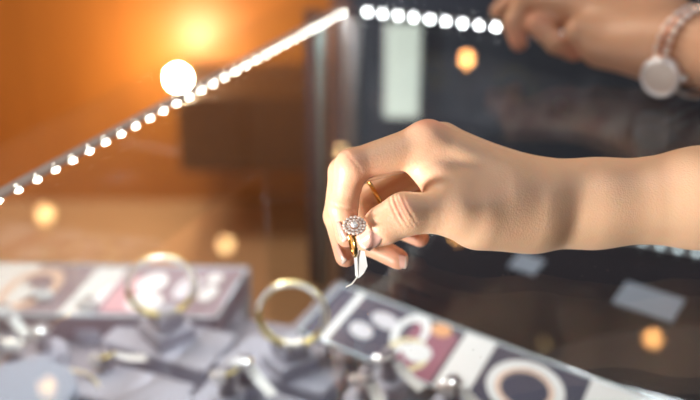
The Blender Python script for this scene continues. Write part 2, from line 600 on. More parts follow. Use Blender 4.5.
def led_strip(name, label, p0, p1, pitch, m, down, cat='light strip', group=None, size=0.0031, lit=0.0):
    p0, p1 = Vector(p0), Vector(p1)
    root = empty(name, p0)
    tag(root, label, cat, group)
    d = (p1 - p0).normalized()
    side = Vector((0, 0, 1)).cross(d).normalized()
    L = (p1 - p0).length
    w, t = 0.005, 0.0022
    vs = []
    for q in (p0, p1):
        for s, h in ((-w, 0), (w, 0), (w, t), (-w, t)):
            vs.append(q + side * s - down * h)
    adopt(link_mesh('channel', vs, [(0, 1, 2, 3), (4, 7, 6, 5), (0, 4, 5, 1), (1, 5, 6, 2), (2, 6, 7, 3), (3, 7, 4, 0)], 'white_channel'), root)
    bm = lathe_bm([(size, 0), (size, size * 0.5), (size * 0.75, size), (0.0002, size * 1.2)], (0, 0, 0), seg=10)
    bmesh.ops.recalc_face_normals(bm, faces=bm.faces)
    me = bpy.data.meshes.new('led')
    bm.to_mesh(me)
    bm.free()
    me.materials.append(MATS[m])
    if lit:                                       # the light that the row sheds straight down
        ld = bpy.data.lights.new(name + '_light', 'AREA')
        ld.shape = 'RECTANGLE'
        ld.size, ld.size_y = L, 0.006
        ld.energy, ld.color = lit, (0.92, 0.96, 1.0)
        lo = bpy.data.objects.new('led_light', ld)
        COL.objects.link(lo)
        lo.location = (p0 + p1) * 0.5 - Vector((0, 0, 0.008))
        lo.rotation_euler = (0, 0, math.atan2(d.y, d.x))
        adopt(lo, root)
    for k in range(int(L / pitch)):
        place_mesh('led', me, p0 + d * pitch * (k + 0.5), down, root)
    return root


DN = Vector((0, 0, -1))
led_strip('led_strip', 'row of white LED lights under the counter edge towards the orange wall',
          C(0.002, -0.004, 0.9925), C(0.002, -0.62, 0.9925), 0.0195, 'led_lit_warm', (FX * 0.5 + DN - FY * 0.6).normalized(), lit=1.25)
led_strip('led_strip', 'row of white LED lights under the counter edge before the dark cabinet',
          C(0.02, -0.002, 0.9925), C(0.95, -0.002, 0.9925), 0.0188, 'led_lit', (DN - FY).normalized(), lit=1.1)
led_strip('led_strip', 'dim bluish row standing in for reflected lights along the foot of the back glass',
          C(0.24, -0.014, 0.7765), C(0.52, -0.014, 0.7765), 0.0188, 'led_reflection', (Vector((0, 0, 1)) - FY).normalized())  # added row, stands in for lights reflected along the back glass

# grey display deck, running on under the side glass into the neighbouring bay
poly = [D(-110, 262, ZD), D(250, 267, ZD), D(240, 318, ZD), D(292, 326, ZD), D(338, 281, ZD), D(700, 415, ZD), D(700, 600, ZD), D(-200, 600, ZD)]
dk = empty('display_deck', (poly[0].x, poly[0].y, ZD - 0.1))
dk.location = (-0.1, 0.6, 0.5)
bpy.context.view_layer.update()
tag(dk, 'low grey cloth covered deck that carries the jewellery stands', 'display deck')
adopt(from_bm('deck_board', prism_bm(poly, ZD - 0.02, ZD), 'grey_velvet_dark'), dk)
adopt(from_bm('skirt', prism_bm([p + (Vector((poly[-1].x + 0.3, poly[6].y, 0)) - Vector((p.x, p.y, 0))) * 0.02 for p in poly], ZB + 0.001, ZD - 0.0205), 'grey_velvet_dark'), dk)


# ------------------------------------------------------------------ display pieces
def quad(pa, pb, pc, h):                     # three pixel corners a-b-c on a level plane, the fourth closes the parallelogram
    a, b, c = D(*pa, h), D(*pb, h), D(*pc, h)
    return [a, b, c, a + c - b]


BLK = []


def inside(q, p):
    sg = [(q[(i + 1) % 4].x - q[i].x) * (p.y - q[i].y) - (q[(i + 1) % 4].y - q[i].y) * (p.x - q[i].x) for i in range(4)]
    return min(sg) > 0 or max(sg) < 0


def block(name, label, q, z0, z1, m='grey_velvet', bev=0.002, cat='display block', group=None):
    BLK.append((q, z1))
    o = from_bm(name, prism_bm(q, z0, z1, bev), m)
    return tag(o, label, cat, group)


HB = 0.022
ZT = ZD + HB
qa = quad((100, 340), (204, 372), (238, 335), ZT)
block('display_block', 'grey cloth display block under the stepped stand near the violet board', qa, ZD, ZT)
qb = quad((213, 363), (323, 394), (358, 362), ZT)
block('display_block', 'grey cloth display block carrying the stepped stand beside the dark picture board', qb, ZD, ZT)
qc = quad((88, 398), (186, 428), (212, 392), ZT)
block('display_block', 'grey cloth display block before the gap, with a round pad on it', quad((70, 392), (170, 420), (196, 384), ZT), ZD, ZT)
block('display_block', 'grey cloth display block with the two tagged gold rings on it', quad((180, 408), (300, 445), (330, 408), ZT), ZD, ZT)


def pedestal(label, c0, c1, c2, z):
    q = quad(c0, c1, c2, z + 0.014)
    mid = (q[0] + q[2]) * 0.5
    r = empty('stepped_stand', (mid.x, mid.y, z))
    tag(r, label, 'display stand')
    adopt(from_bm('lower_step', prism_bm(q, z, z + 0.014, 0.0015), 'grey_velvet'), r)
    q2 = [mid + (p - mid) * 0.66 for p in q]
    adopt(from_bm('upper_step', prism_bm(q2, z + 0.0142, z + 0.028, 0.0015), 'grey_velvet'), r)
    return mid, z + 0.028


pm1, pz1 = pedestal('stepped grey square stand under the bangle near the violet board', (137, 322), (158, 341), (196, 326), ZT)
pm2, pz2 = pedestal('stepped grey square stand under the bangle beside the dark picture board', (260, 352), (282, 371), (320, 356), ZT)

GEM = gem_mesh('gem', 0.0030, 'diamond')
GEMS = gem_mesh('small_gem', 0.0011, 'warm_diamond')


def bangle(label, pm, pz, R, tiltv, yaw, m, ry=0.89):
    # stands on its rim and leans away from the camera
    base = Vector((pm.x, pm.y - 0.012, pz))
    n = Vector((math.sin(yaw) * math.cos(tiltv), -math.cos(yaw) * math.cos(tiltv), math.sin(tiltv)))
    u = Vector((math.cos(yaw), math.sin(yaw), 0))
    v = n.cross(u)
    v = v if v.z > 0 else -v
    c = base + v * (R * ry + 0.0035)
    root = empty('bangle', base)
    tag(root, label, 'bracelet')
    path = [c + u * R * math.cos(a) + v * R * ry * math.sin(a) for a in np.linspace(0, 2 * math.pi, 49)[:-1]]
    adopt(from_bm('band', tube_bm(path, 0.0030, 10, True), m, smooth=True), root)
    for k in range(34):
        a = -math.radians(20) + math.radians(200) * k / 33
        q = c + u * R * math.cos(a) + v * R * ry * math.sin(a)
        place_mesh('gem', GEM, q + n * 0.0022, (n + (q - c).normalized() * 0.5), root, 0.85)
    for k in range(5):
        a = -math.radians(92) + math.radians(24) * k / 4
        q = c + u * R * math.cos(a) + v * R * ry * math.sin(a)
        place_mesh('gem', GEM, q + n * 0.002, n, root, 1.25)
    return root


bangle('gold bangle with white stones standing before the violet board', pm1, pz1, 0.0305, math.radians(20), math.radians(8), 'pale_gold')
bangle('gold bangle with white stones standing beside the dark picture board', pm2, pz2, 0.0305, math.radians(24), math.radians(-12), 'pale_gold')


def round_stand(label, px, py, r, h, z=ZD, top='grey_velvet', group=None):
    c = D(px, py, z + h)
    o = from_bm('round_pad', lathe_bm([(r * 0.98, 0), (r, 0.002), (r, h - 0.002), (r - 0.002, h), (0.001, h)], (c.x, c.y, z), seg=48), top)
    return tag(o, label, 'display pad', group)


round_stand('large slate round pad with a warm lamp glint beside the silver rings', 22, 388, 0.046, 0.030, ZD + 0.0, 'slate_cloth')
round_stand('pale round pad on the display block before the gap', 152, 406, 0.035, 0.014, ZT)


def ring_stand(label, px, py, r, metal, ringlabel, lean=(0.25, -0.6), taglen=0.0, tagdir=(0.5, -0.3), z=ZD, taglabel=None, h=0.040):
    c = D(px, py, z + 0.014)
    c.z = z
    root = empty('ring_stand', c)
    tag(root, label, 'ring stand')
    adopt(from_bm('base', lathe_bm([(r * 0.97, 0), (r, 0.002), (r, 0.013), (r * 0.96, 0.0155), (0.001, 0.016)], c, seg=40), 'grey_velvet'), root)
    adopt(from_bm('stem', lathe_bm([(0.0085, 0.016), (0.0072, 0.019), (0.0062, h), (0.004, h + 0.003), (0.0005, h + 0.0035)], c, seg=20), 'grey_velvet_dark', smooth=True), root)
    # the ring sits round the stem near its top and faces out
    ce = c + Vector((0, 0, h - 0.004))
    n = Vector((lean[0] * 0.5, 0.35, 0.9)).normalized()
    u, v, w = frame(n)
    ring = empty('ring', ce)
    tag(ring, ringlabel, 'ring')
    path = [ce + (u * math.cos(a) + v * math.sin(a)) * 0.0088 for a in np.linspace(0, 2 * math.pi, 29)[:-1]]
    adopt(from_bm('band', tube_bm(path, 0.0011, 8, True), metal, smooth=True), ring)
    f = Vector((lean[0], lean[1], 0))
    f = (f - w * f.dot(w)).normalized()
    hd = ce + f * 0.0105
    s = w.cross(f)
    for k in range(3):
        place_mesh('stone', GEM, hd + s * (k - 1) * 0.0068 + w * 0.0015, f + w * 0.6, ring, 1.7 if k == 1 else 1.3)
    for k in range(4):
        place_mesh('stone', GEM, hd + s * (k - 1.5) * 0.004 - w * 0.0042, f, ring, 0.95)
    if taglen:
        t0 = ce + Vector((tagdir[0], tagdir[1], 0)).normalized() * 0.0095
        dv = Vector((tagdir[0], tagdir[1], -0.40)).normalized()
        sd = Vector((0, 0, 1)).cross(dv).normalized()
        nn = sd.cross(dv)
        pts = []
        for k in range(6):
            q = t0 + dv * taglen * k / 5 + nn * 0.0015 * math.sin(k * 0.9)
            pts += [q - sd * 0.0052, q + sd * 0.0052, q + sd * 0.0052 + nn * 0.0004, q - sd * 0.0052 + nn * 0.0004]
        fs = []
        for k in range(5):
            for e in range(4):
                fs.append((4 * k + e, 4 * k + (e + 1) % 4, 4 * k + 4 + (e + 1) % 4, 4 * k + 4 + e))
        fs += [(3, 2, 1, 0), (20, 21, 22, 23)]
        tg = link_mesh('price_tag', pts, fs, 'tag_paper')
        tag(tg, taglabel, 'price tag')
    return root


ZR = 0.775
RS = [
    # px, py, base r, metal, lean, tag length, tag direction, level, words
    (92, 322, 0.021, 'silver', (0.0, -0.8), 0.018, (-0.7, -0.2), ZD, 'on the pad behind the tagged gold ring'),
    (45, 350, 0.021, 'silver', (-0.3, -0.8), 0.0, (0, 0), ZD, 'next to the large slate round pad'),
    (107, 376, 0.019, 'pale_gold', (-0.6, -0.6), 0.030, (0.8, 0.3), ZD, 'between the slate pad and the stepped stand'),
    (45, 312, 0.019, 'silver', (0.2, -0.8), 0.0, (0, 0), ZD, 'before the peach bangle picture'),
    (8, 330, 0.019, 'silver', (0.2, -0.8), 0.030, (0.5, -0.4), ZD, 'at the near side of the white card panel'),
    (14, 362, 0.016, 'silver', (0.4, -0.8), 0.0, (0, 0), ZD, 'right behind the large slate round pad'),
    (228, 394, 0.015, 'pale_gold', (-0.5, -0.7), 0.0, (0, 0), ZT, 'by the stepped stand, untagged'),
    (244, 382, 0.014, 'pale_gold', (-0.2, -0.8), 0.034, (0.55, -0.6), ZT, 'by the stepped stand, with long tag'),
    (366, 398, 0.018, 'silver', (-0.6, -0.6), 0.030, (0.35, -0.8), ZR, 'where block and dark board meet'),
    (388, 378, 0.018, 'silver', (-0.8, -0.3), 0.032, (0.55, -0.6), ZR, 'before the white ovals of the dark board'),
    (452, 406, 0.018, 'silver', (-0.5, -0.6), 0.032, (0.6, -0.6), ZR, 'before the white panel of the dark board'),
]
for px, py, r, me_, lean, tl, td, z, words in RS:
    kind = 'silver' if me_ == 'silver' else 'gold'
    ring_stand('small grey round ring stand ' + words, px, py, r, me_, kind + ' ring with white stones ' + words, lean, tl, td, z,
               'white price tag of the ' + kind + ' ring ' + words)
# riser for the stands by the dark picture board
block('display_block', 'slate cloth display block below the dark picture board, with three silver rings',
      quad((345, 410), (520, 469), (545, 440), ZR - 0.0005), ZD, ZR - 0.0005, 'slate_cloth')

# bracelet partly in the frame at the slate pad
cb = D(84, 402, ZD + 0.004)
br = empty('bracelet', (cb.x, cb.y, ZD))
tag(br, 'thin stone-set bracelet lying before the slate round pad', 'bracelet')
path = [Vector((cb.x - 0.012 + 0.030 * math.cos(a), cb.y - 0.012 + 0.026 * math.sin(a), ZD + 0.016 + 0.012 * math.sin(a))) for a in np.linspace(0, 2 * math.pi, 41)[:-1]]
adopt(from_bm('band', tube_bm(path, 0.0018, 8, True), 'pale_gold', smooth=True), br)
for k in range(0, 40):
    place_mesh('gem', GEM, path[k] + Vector((0, -0.0008, 0.0012)), (0, -0.4, 1), br, 0.6)


# ------------------------------------------------------------------ picture boards
def board(name, label, TL, TR, BL, m, h, th, edge=None, tilt=0.0):
    """flat printed board, u from TL to TR, v from TL to BL"""
    root = empty(name, (TL + TR) * 0.5 - Vector((0, 0, th)))
    tag(root, label, 'picture board')
    BR = TR + BL - TL
    n = (TR - TL).cross(BL - TL).normalized()
    n = n if n.z > 0 else -n
    vs = [TL, TR, BR, BL]
    V = vs + [p - n * th for p in vs]
    adopt(link_mesh('board', V, [(0, 1, 2, 3), (7, 6, 5, 4), (0, 4, 5, 1), (1, 5, 6, 2), (2, 6, 7, 3), (3, 7, 4, 0)], m), root)
    if edge:
        for a, b in ((0, 1), (1, 2), (2, 3), (3, 0)):
            adopt(from_bm('border', tube_bm([vs[a], vs[b]], 0.0016, 6), edge), root)
    count = [0]

    def deco(shape, u, v, ru, rv, m, rot=0.0, inner=0.0, name='print'):
        count[0] += 1
        lift = n * (0.0004 + 0.00005 * count[0])
        U, Vv = TR - TL, BL - TL

        def pt(a, b):
            ca, sa = math.cos(rot), math.sin(rot)
            return TL + U * (u + (a * ca) * ru) + Vv * (v + b * rv) + U * (b * sa * ru) + lift
        if shape == 'rect':
            ps = [pt(-1, -1), pt(1, -1), pt(1, 1), pt(-1, 1)]
            fs = [(0, 1, 2, 3)]
        elif shape == 'ring':
            ps = []
            fs = []
            N = 28
            for k in range(N):
                a = 2 * math.pi * k / N
                ps += [pt(math.cos(a), math.sin(a)), pt(inner * math.cos(a), inner * math.sin(a))]
            for k in range(N):
                j = (k + 1) % N
                fs.append((2 * k, 2 * j, 2 * j + 1, 2 * k + 1))
        else:
            N = 24
            ps = [pt(math.cos(2 * math.pi * k / N), math.sin(2 * math.pi * k / N)) for k in range(N)]
            fs = [tuple(range(N))]
        o = link_mesh(name, ps, fs, m)
        me = o.data
        me.update()
        if me.polygons[0].normal.dot(n) < 0:
            me.flip_normals()
        adopt(o, root)
    return deco


ZBRD = ZD + 0.032
dl = board('picture_board', 'pale violet picture board printed with bangles and pearls, by the orange wall',
           D(-60, 263, ZBRD), D(247, 268, ZBRD), D(-118, 312, ZBRD), 'card_violet', 0, 0.028, 'acrylic_edge')
dl('rect', 0.24, 0.42, 0.10, 0.44, 'print_white')
dl('ring', 0.375, 0.50, 0.085, 0.42, 'print_peach', inner=0.66)
dl('disc', 0.355, 0.62, 0.035, 0.18, 'print_white')
dl('rect', 0.575, 0.52, 0.050, 0.46, 'print_white')
dl('rect', 0.70, 0.58, 0.06, 0.34, 'print_pink')
dl('disc', 0.735, 0.36, 0.045, 0.20, 'print_white')
dl('disc', 0.755, 0.74, 0.055, 0.17, 'print_white')
dl('disc', 0.855, 0.45, 0.04, 0.24, 'print_pale')
dl('disc', 0.93, 0.55, 0.028, 0.16, 'print_white')
dl('disc', 0.92, 0.25, 0.025, 0.10, 'print_white')

ZS = ZD + 0.050
TLs, TRs, BLs = D(342, 285, ZS), D(690, 415, ZS), D(299, 331, ZS)
dr = board('picture_board', 'dark navy picture board printed with bangles beside the held ring', TLs, TRs, BLs, 'card_navy', 0, 0.004, 'acrylic_edge')
dr('rect', 0.075, 0.5, 0.011, 0.48, 'print_white')
dr('disc', 0.15, 0.62, 0.038, 0.13, 'print_pale', rot=0.2)
dr('disc', 0.19, 0.33, 0.045, 0.13, 'print_pale', rot=0.2)
dr('rect', 0.335, 0.56, 0.065, 0.42, 'print_maroon')
dr('disc', 0.345, 0.14, 0.030, 0.12, 'print_orange')
dr('ring', 0.275, 0.36, 0.050, 0.36, 'print_white', inner=0.55)
dr('ring', 0.305, 0.70, 0.060, 0.28, 'print_gold', inner=0.72)
dr('disc', 0.325, 0.62, 0.040, 0.16, 'print_white')
dr('rect', 0.455, 0.5, 0.045, 0.48, 'print_white')
dr('ring', 0.62, 0.52, 0.100, 0.42, 'print_white', inner=0.72)
dr('ring', 0.62, 0.54, 0.075, 0.31, 'print_peach', inner=0.82)
dr('rect', 0.86, 0.5, 0.10, 0.48, 'print_white')
# feet that lift the dark board off the deck
rb = [o for o in COL.objects if o.name.startswith('picture_board')][-1]
for a, b in ((0.04, 0.12), (0.04, 0.6), (0.45, 0.2), (0.9, 0.2), (0.9, 0.6)):
    q = TLs + (TRs - TLs) * a + (BLs - TLs) * b
    zf = ZD + 0.0005
    for bq, bz in BLK:
        if inside(bq, q):
            zf = bz + 0.0005
    adopt(from_bm('foot', tube_bm([(q.x, q.y, zf), (q.x, q.y, ZS - 0.0042)], 0.004, 10), 'steel'), rb)

# glossy black floor of the showcase behind the dark board, with a curved platform and flat cards standing in for card reflections
ZF = 0.775
fl = empty('black_floor', C(0.5, -0.2, ZF - 0.012))
tag(fl, 'glossy black inner floor of the glass showcase under the hand', 'showcase floor')
nb = Vector((-(TRs - TLs).y, (TRs - TLs).x, 0)).normalized() * 0.003
fpoly = [C(0.008, -0.008, 0), C(1.47, -0.008, 0), C(1.47, -0.72, 0), D(700, 520, ZF), TRs + nb + (TRs - TLs) * 0.01, TLs + nb]
adopt(from_bm('floor_sheet', prism_bm(fpoly, ZF - 0.004, ZF), 'black_gloss'), fl)
for x, y in ((0.25, -0.05), (0.9, -0.05), (0.9, -0.5), (1.4, -0.05), (1.4, -0.65)):
    adopt(from_bm('support', cbox(x, x + 0.02, y - 0.02, y, ZB, ZF - 0.0045), 'black_satin'), fl)
rim = D(690, 326, ZF + 0.004)
R0 = 0.25
mat('platform_gloss', (0.040, 0.034, 0.036), 0.03)
cen = Vector((rim.x, rim.y - R0, 0))
e0, e1 = TLs + nb, TRs + nb
dirn = (e1 - e0).normalized()
nrm = Vector((-dirn.y, dirn.x, 0))
ring_pts = [cen + Vector((math.cos(a), math.sin(a), 0)) * R0 for a in np.linspace(0, 2 * math.pi, 129)[:-1]]
clip = []
for i in range(128):
    p, q = ring_pts[i], ring_pts[(i + 1) % 128]
    dp, dq = (p - e0).dot(nrm), (q - e0).dot(nrm)
    if dp > 0:
        clip.append(p)
    if dp * dq < 0:
        clip.append(p + (q - p) * (dp / (dp - dq)))
tag(from_bm('curved_platform', prism_bm(clip, ZF + 0.0002, ZF + 0.004), 'platform_gloss'), 'low black platform with a curved rim on the glossy floor', 'platform')
tag(from_bm('reflection_card', prism_bm(quad((627, 281), (612, 302), (672, 322), ZF + 0.002), ZF + 0.0002, ZF + 0.002), 'reflection_grey'),
    'larger grey card standing in for a card reflection under the forearm', 'card')
tag(from_bm('reflection_card', prism_bm(quad((520, 252), (508, 266), (534, 275), ZF + 0.002), ZF + 0.0002, ZF + 0.002), 'reflection_grey'),
    'smaller grey card standing in for a card reflection under the wrist', 'card')


# ------------------------------------------------------------------ hands: one smooth surface each
def capsule_field(prims, h, pad=0.004):
    """smooth union of tapered bones; prims: (a, b, ra, rb, k) in the camera frame"""
    A = np.array([p[0] for p in prims] + [p[1] for p in prims])
    R = max(max(p[2], p[3]) for p in prims)
    lo, hi = A.min(0) - R - pad, A.max(0) + R + pad
    n = np.ceil((hi - lo) / h).astype(int) + 1
    f = np.full(n, 0.02, dtype=np.float32)
    ax = [lo[i] + h * np.arange(n[i]) for i in range(3)]
    for a, b, ra, rb, k in prims:
        a, b = np.array(a, float), np.array(b, float)
        m = max(ra, rb) + k + 0.006
        i0 = np.maximum(np.floor((np.minimum(a, b) - m - lo) / h).astype(int), 0)
        i1 = np.minimum(np.ceil((np.maximum(a, b) + m - lo) / h).astype(int) + 1, n)
        X = ax[0][i0[0]:i1[0]][:, None, None]
        Y = ax[1][i0[1]:i1[1]][None, :, None]
        Z = ax[2][i0[2]:i1[2]][None, None, :]
        d = b - a
        L2 = max(float(d @ d), 1e-12)
        t = np.clip(((X - a[0]) * d[0] + (Y - a[1]) * d[1] + (Z - a[2]) * d[2]) / L2, 0, 1)
        g = np.sqrt((X - a[0] - t * d[0]) ** 2 + (Y - a[1] - t * d[1]) ** 2 + (Z - a[2] - t * d[2]) ** 2) - (ra + (rb - ra) * t)
        sub = f[i0[0]:i1[0], i0[1]:i1[1], i0[2]:i1[2]]
        if k > 0:
            hh = np.maximum(k - np.abs(sub - g), 0) / k
            f[i0[0]:i1[0], i0[1]:i1[1], i0[2]:i1[2]] = np.minimum(sub, g) - hh * hh * k * 0.25
        else:
            f[i0[0]:i1[0], i0[1]:i1[1], i0[2]:i1[2]] = np.minimum(sub, g)
    return f, lo, h


def surface_nets(f, lo, h):
    nx, ny, nz = f.shape
    ins = f < 0
    off = [(i, j, k) for i in (0, 1) for j in (0, 1) for k in (0, 1)]
    cnt = np.zeros((nx - 1, ny - 1, nz - 1), dtype=np.int8)
    for i, j, k in off:
        cnt += ins[i:nx - 1 + i, j:ny - 1 + j, k:nz - 1 + k]
    act = (cnt > 0) & (cnt < 8)
    cells = np.argwhere(act)
    idx = np.full(act.shape, -1, dtype=np.int64)
    idx[act] = np.arange(len(cells))
    val = np.stack([f[cells[:, 0] + i, cells[:, 1] + j, cells[:, 2] + k] for i, j, k in off], 1)
    acc = np.zeros((len(cells), 3))
    num = np.zeros(len(cells))
    for a in range(8):
        for ax in range(3):
            if off[a][ax] == 0:
                b = a + (4, 2, 1)[ax]
                va, vb = val[:, a], val[:, b]
                cr = (va < 0) != (vb < 0)
                t = np.where(cr, va / np.where(cr, va - vb, 1), 0)
                p = np.tile(np.array(off[a], float), (len(cells), 1))
                p[:, ax] += t
                acc += p * cr[:, None]
                num += cr
    V = (cells + acc / num[:, None]) * h + lo
    F = []
    for ax in range(3):
        o1, o2 = [(1, 2), (2, 0), (0, 1)][ax]
        s0 = [slice(None)] * 3
        s1 = [slice(None)] * 3
        s0[ax] = slice(0, -1)
        s1[ax] = slice(1, None)
        A, B = ins[tuple(s0)], ins[tuple(s1)]
        for flip in (False, True):
            E = np.argwhere((A & ~B) if not flip else (~A & B))
            E = E[(E[:, o1] > 0) & (E[:, o2] > 0)]
            c = [E.copy() for _ in range(4)]
            c[1][:, o1] -= 1
            c[2][:, o1] -= 1
            c[2][:, o2] -= 1
            c[3][:, o2] -= 1
            q = np.stack([idx[x[:, 0], x[:, 1], x[:, 2]] for x in c], 1)
            F.append(q if not flip else q[:, ::-1])
    return V, np.concatenate(F)


def relax(V, F, it, lam=0.5):
    e = np.concatenate([F[:, [0, 1]], F[:, [1, 2]], F[:, [2, 3]], F[:, [3, 0]]])
    e = np.concatenate([e, e[:, ::-1]])
    deg = np.bincount(e[:, 0], minlength=len(V))
    for k in range(it):
        s = np.zeros_like(V)
        for c in range(3):
            s[:, c] = np.bincount(e[:, 0], weights=V[e[:, 1], c], minlength=len(V))
        V = V + lam * (s / deg[:, None] - V) if k % 2 == 0 else V - 0.52 * (s / deg[:, None] - V)
    return V


def vnormals(V, F):
    fn = np.cross(V[F[:, 2]] - V[F[:, 0]], V[F[:, 3]] - V[F[:, 1]])
    N = np.zeros_like(V)
    for k in range(4):
        for c in range(3):
            N[:, c] += np.bincount(F[:, k], weights=fn[:, c], minlength=len(V))
    return N / np.maximum(np.linalg.norm(N, axis=1), 1e-12)[:, None]


def flesh(name, prims, h, m, parent, grooves=(), blush=()):
    f, lo, h = capsule_field(prims, h)
    V, F = surface_nets(f, lo, h)
    V = relax(V, F, 6)
    N = vnormals(V, F)
    if np.einsum('ij,ij->i', N, V - V.mean(0)).mean() < 0:
        N = -N
        F = F[:, ::-1]
    for p, d, w, dep, rad in grooves:            # creases across a joint
        p, d = np.array(p), np.array(d) / np.linalg.norm(d)
        r = V - p
        s = r @ d
        dist = np.linalg.norm(r, axis=1)
        V = V - N * (dep * np.exp(-(s / w) ** 2) * np.clip(1.4 - dist / rad, 0, 1))[:, None]
    bl = np.zeros(len(V))
    for p, rad in blush:
        bl = np.maximum(bl, np.exp(-(np.linalg.norm(V - np.array(p), axis=1) / rad) ** 2))
    Wv = np.empty_like(V)
    Wv[:, 0] = V[:, 0]
    Wv[:, 1] = CS * V[:, 2] - SN * V[:, 1]
    Wv[:, 2] = CAMZ - CS * V[:, 1] - SN * V[:, 2]
    F = F[:, ::-1]                                # the camera frame is left-handed
    me = bpy.data.meshes.new(name)
    me.from_pydata(Wv.tolist(), [], F.tolist())
    me.update()
    me.polygons.foreach_set('use_smooth', np.ones(len(F), dtype=bool))
    at = me.attributes.new('blush', 'FLOAT', 'POINT')
    at.data.foreach_set('value', bl.astype(np.float32))
    me.materials.append(MATS[m])
    bm = bmesh.new()
    bm.from_mesh(me)
    bmesh.ops.recalc_face_normals(bm, faces=bm.faces)
    bm.to_mesh(me)
    bm.free()
    o = bpy.data.objects.new(name, me)
    COL.objects.link(o)
    adopt(o, parent)
    return o


def nail(tip, back, normal, width, length, radius, parent, m='nail', mt='nail_tip', name='fingernail'):
    """curved plate in the camera frame; tip = middle of the free edge"""
    tip, back, normal = [np.array(v, float) for v in (tip, back, normal)]
    d = (tip - back) / np.linalg.norm(tip - back)
    n = normal - d * (normal @ d)
    n /= np.linalg.norm(n)
    s = np.cross(d, n)
    nu, nv = 9, 9
    vs, fs = [], []
    for layer in (0, 1):
        for i in range(nu):
            t = i / (nu - 1)                      # 0 cuticle .. 1 free edge
            wk = width * (0.5 * (0.72 + 0.28 * math.sin(min(1, t * 1.6) * math.pi / 2)))
            for j in range(nv):
                q = -1 + 2 * j / (nv - 1)
                x = q * wk
                crown = math.sqrt(max(radius ** 2 - x ** 2, 0)) - radius
                ln = length * (t + (0.10 * (1 - q * q) * (t - 0.4) * 2 if t > 0.4 else -0.16 * (1 - q * q) * (0.4 - t)))
                p = tip + d * (ln - length) + s * x + n * (crown - 0.0009 * (2 * t - 1) ** 2 - (0.0006 if layer == 0 else 0))
                vs.append(cw(p))
    def ID(l, i, j):
        return l * nu * nv + i * nv + j
    for i in range(nu - 1):
        for j in range(nv - 1):
            fs.append((ID(1, i, j), ID(1, i + 1, j), ID(1, i + 1, j + 1), ID(1, i, j + 1)))
            fs.append((ID(0, i, j), ID(0, i, j + 1), ID(0, i + 1, j + 1), ID(0, i + 1, j)))
    for i in range(nu - 1):
        for j in (0, nv - 1):
            fs.append((ID(0, i, j), ID(0, i + 1, j), ID(1, i + 1, j), ID(1, i, j)))
    for j in range(nv - 1):
        for i in (0, nu - 1):
            fs.append((ID(0, i, j), ID(0, i, j + 1), ID(1, i, j + 1), ID(1, i, j)))
    o = link_mesh(name, vs, fs, m, None, True)
    bm = bmesh.new()
    bm.from_mesh(o.data)
    bmesh.ops.recalc_face_normals(bm, faces=bm.faces)
    bm.to_mesh(o.data)
    bm.free()
    o.data.materials.append(MATS[mt])
    ntop = 2 * (nu - 1) * (nv - 1)
    for i, p in enumerate(o.data.polygons):       # rounded plate with crisp rims
        p.use_smooth = i < ntop and i % 2 == 0
    for i, p in enumerate(o.data.polygons):
        t = np.mean([(v % (nu * nv)) // nv for v in p.vertices]) / (nu - 1)
        if t > 0.9:
            p.material_index = 1
    adopt(o, parent)
    return o


# --- the hand that holds the ring
K = 0.006
IM, IPp, IDp, IT = CP(428, 143, 0.546), CP(352, 166, 0.536), CP(343, 207, 0.540), CP(347, 236, 0.541)
MM, MPp, MDp, MT = CP(442, 143, 0.567), CP(344, 172, 0.562), CP(337, 216, 0.561), CP(346, 256, 0.556)
RM, RPp, RDp, RT = CP(456, 150, 0.586), CP(362, 202, 0.584), CP(369, 243, 0.576), CP(398, 259, 0.566)
LM, LPp, LDp, LT = CP(472, 162, 0.602), CP(402, 200, 0.604), CP(400, 228, 0.598), CP(420, 238, 0.590)
TC, TM, TI, TT = CP(528, 216, 0.547), CP(455, 212, 0.530), CP(404, 214, 0.522), CP(369, 234, 0.527)
WR = CP(548, 205, 0.562)
prims = [
    # forearm and wrist
    (CP(560, 205, 0.562), CP(700, 198, 0.562), 0.0212, 0.0270, 0.014),
    (CP(700, 198, 0.562), CP(1000, 180, 0.57), 0.0272, 0.038, 0.01),
    (CP(520, 202, 0.560), CP(590, 204, 0.562), 0.0200, 0.0218, 0.016),
    # back of the hand
    (IM, CP(540, 199, 0.552), 0.0120, 0.0172, 0.010),
    (MM, CP(545, 202, 0.562), 0.0115, 0.0178, 0.010),
    (RM, CP(555, 202, 0.569), 0.0110, 0.0165, 0.012),
    (LM, CP(560, 204, 0.572), 0.0105, 0.0160, 0.012),
    # palm fill and thumb base
    (CP(470, 190, 0.556), CP(535, 205, 0.562), 0.0150, 0.0180, 0.012),
    (CP(480, 200, 0.580), CP(540, 208, 0.573), 0.0140, 0.0165, 0.012),
    (TM, TC, 0.0118, 0.0158, 0.014),
    (CP(478, 220, 0.540), CP(530, 215, 0.556), 0.0150, 0.0165, 0.014),
    (CP(448, 190, 0.542), CP(500, 196, 0.548), 0.0095, 0.0160, 0.012),
    (CP(424, 168, 0.543), CP(452, 192, 0.536), 0.0085, 0.0110, 0.008),
]
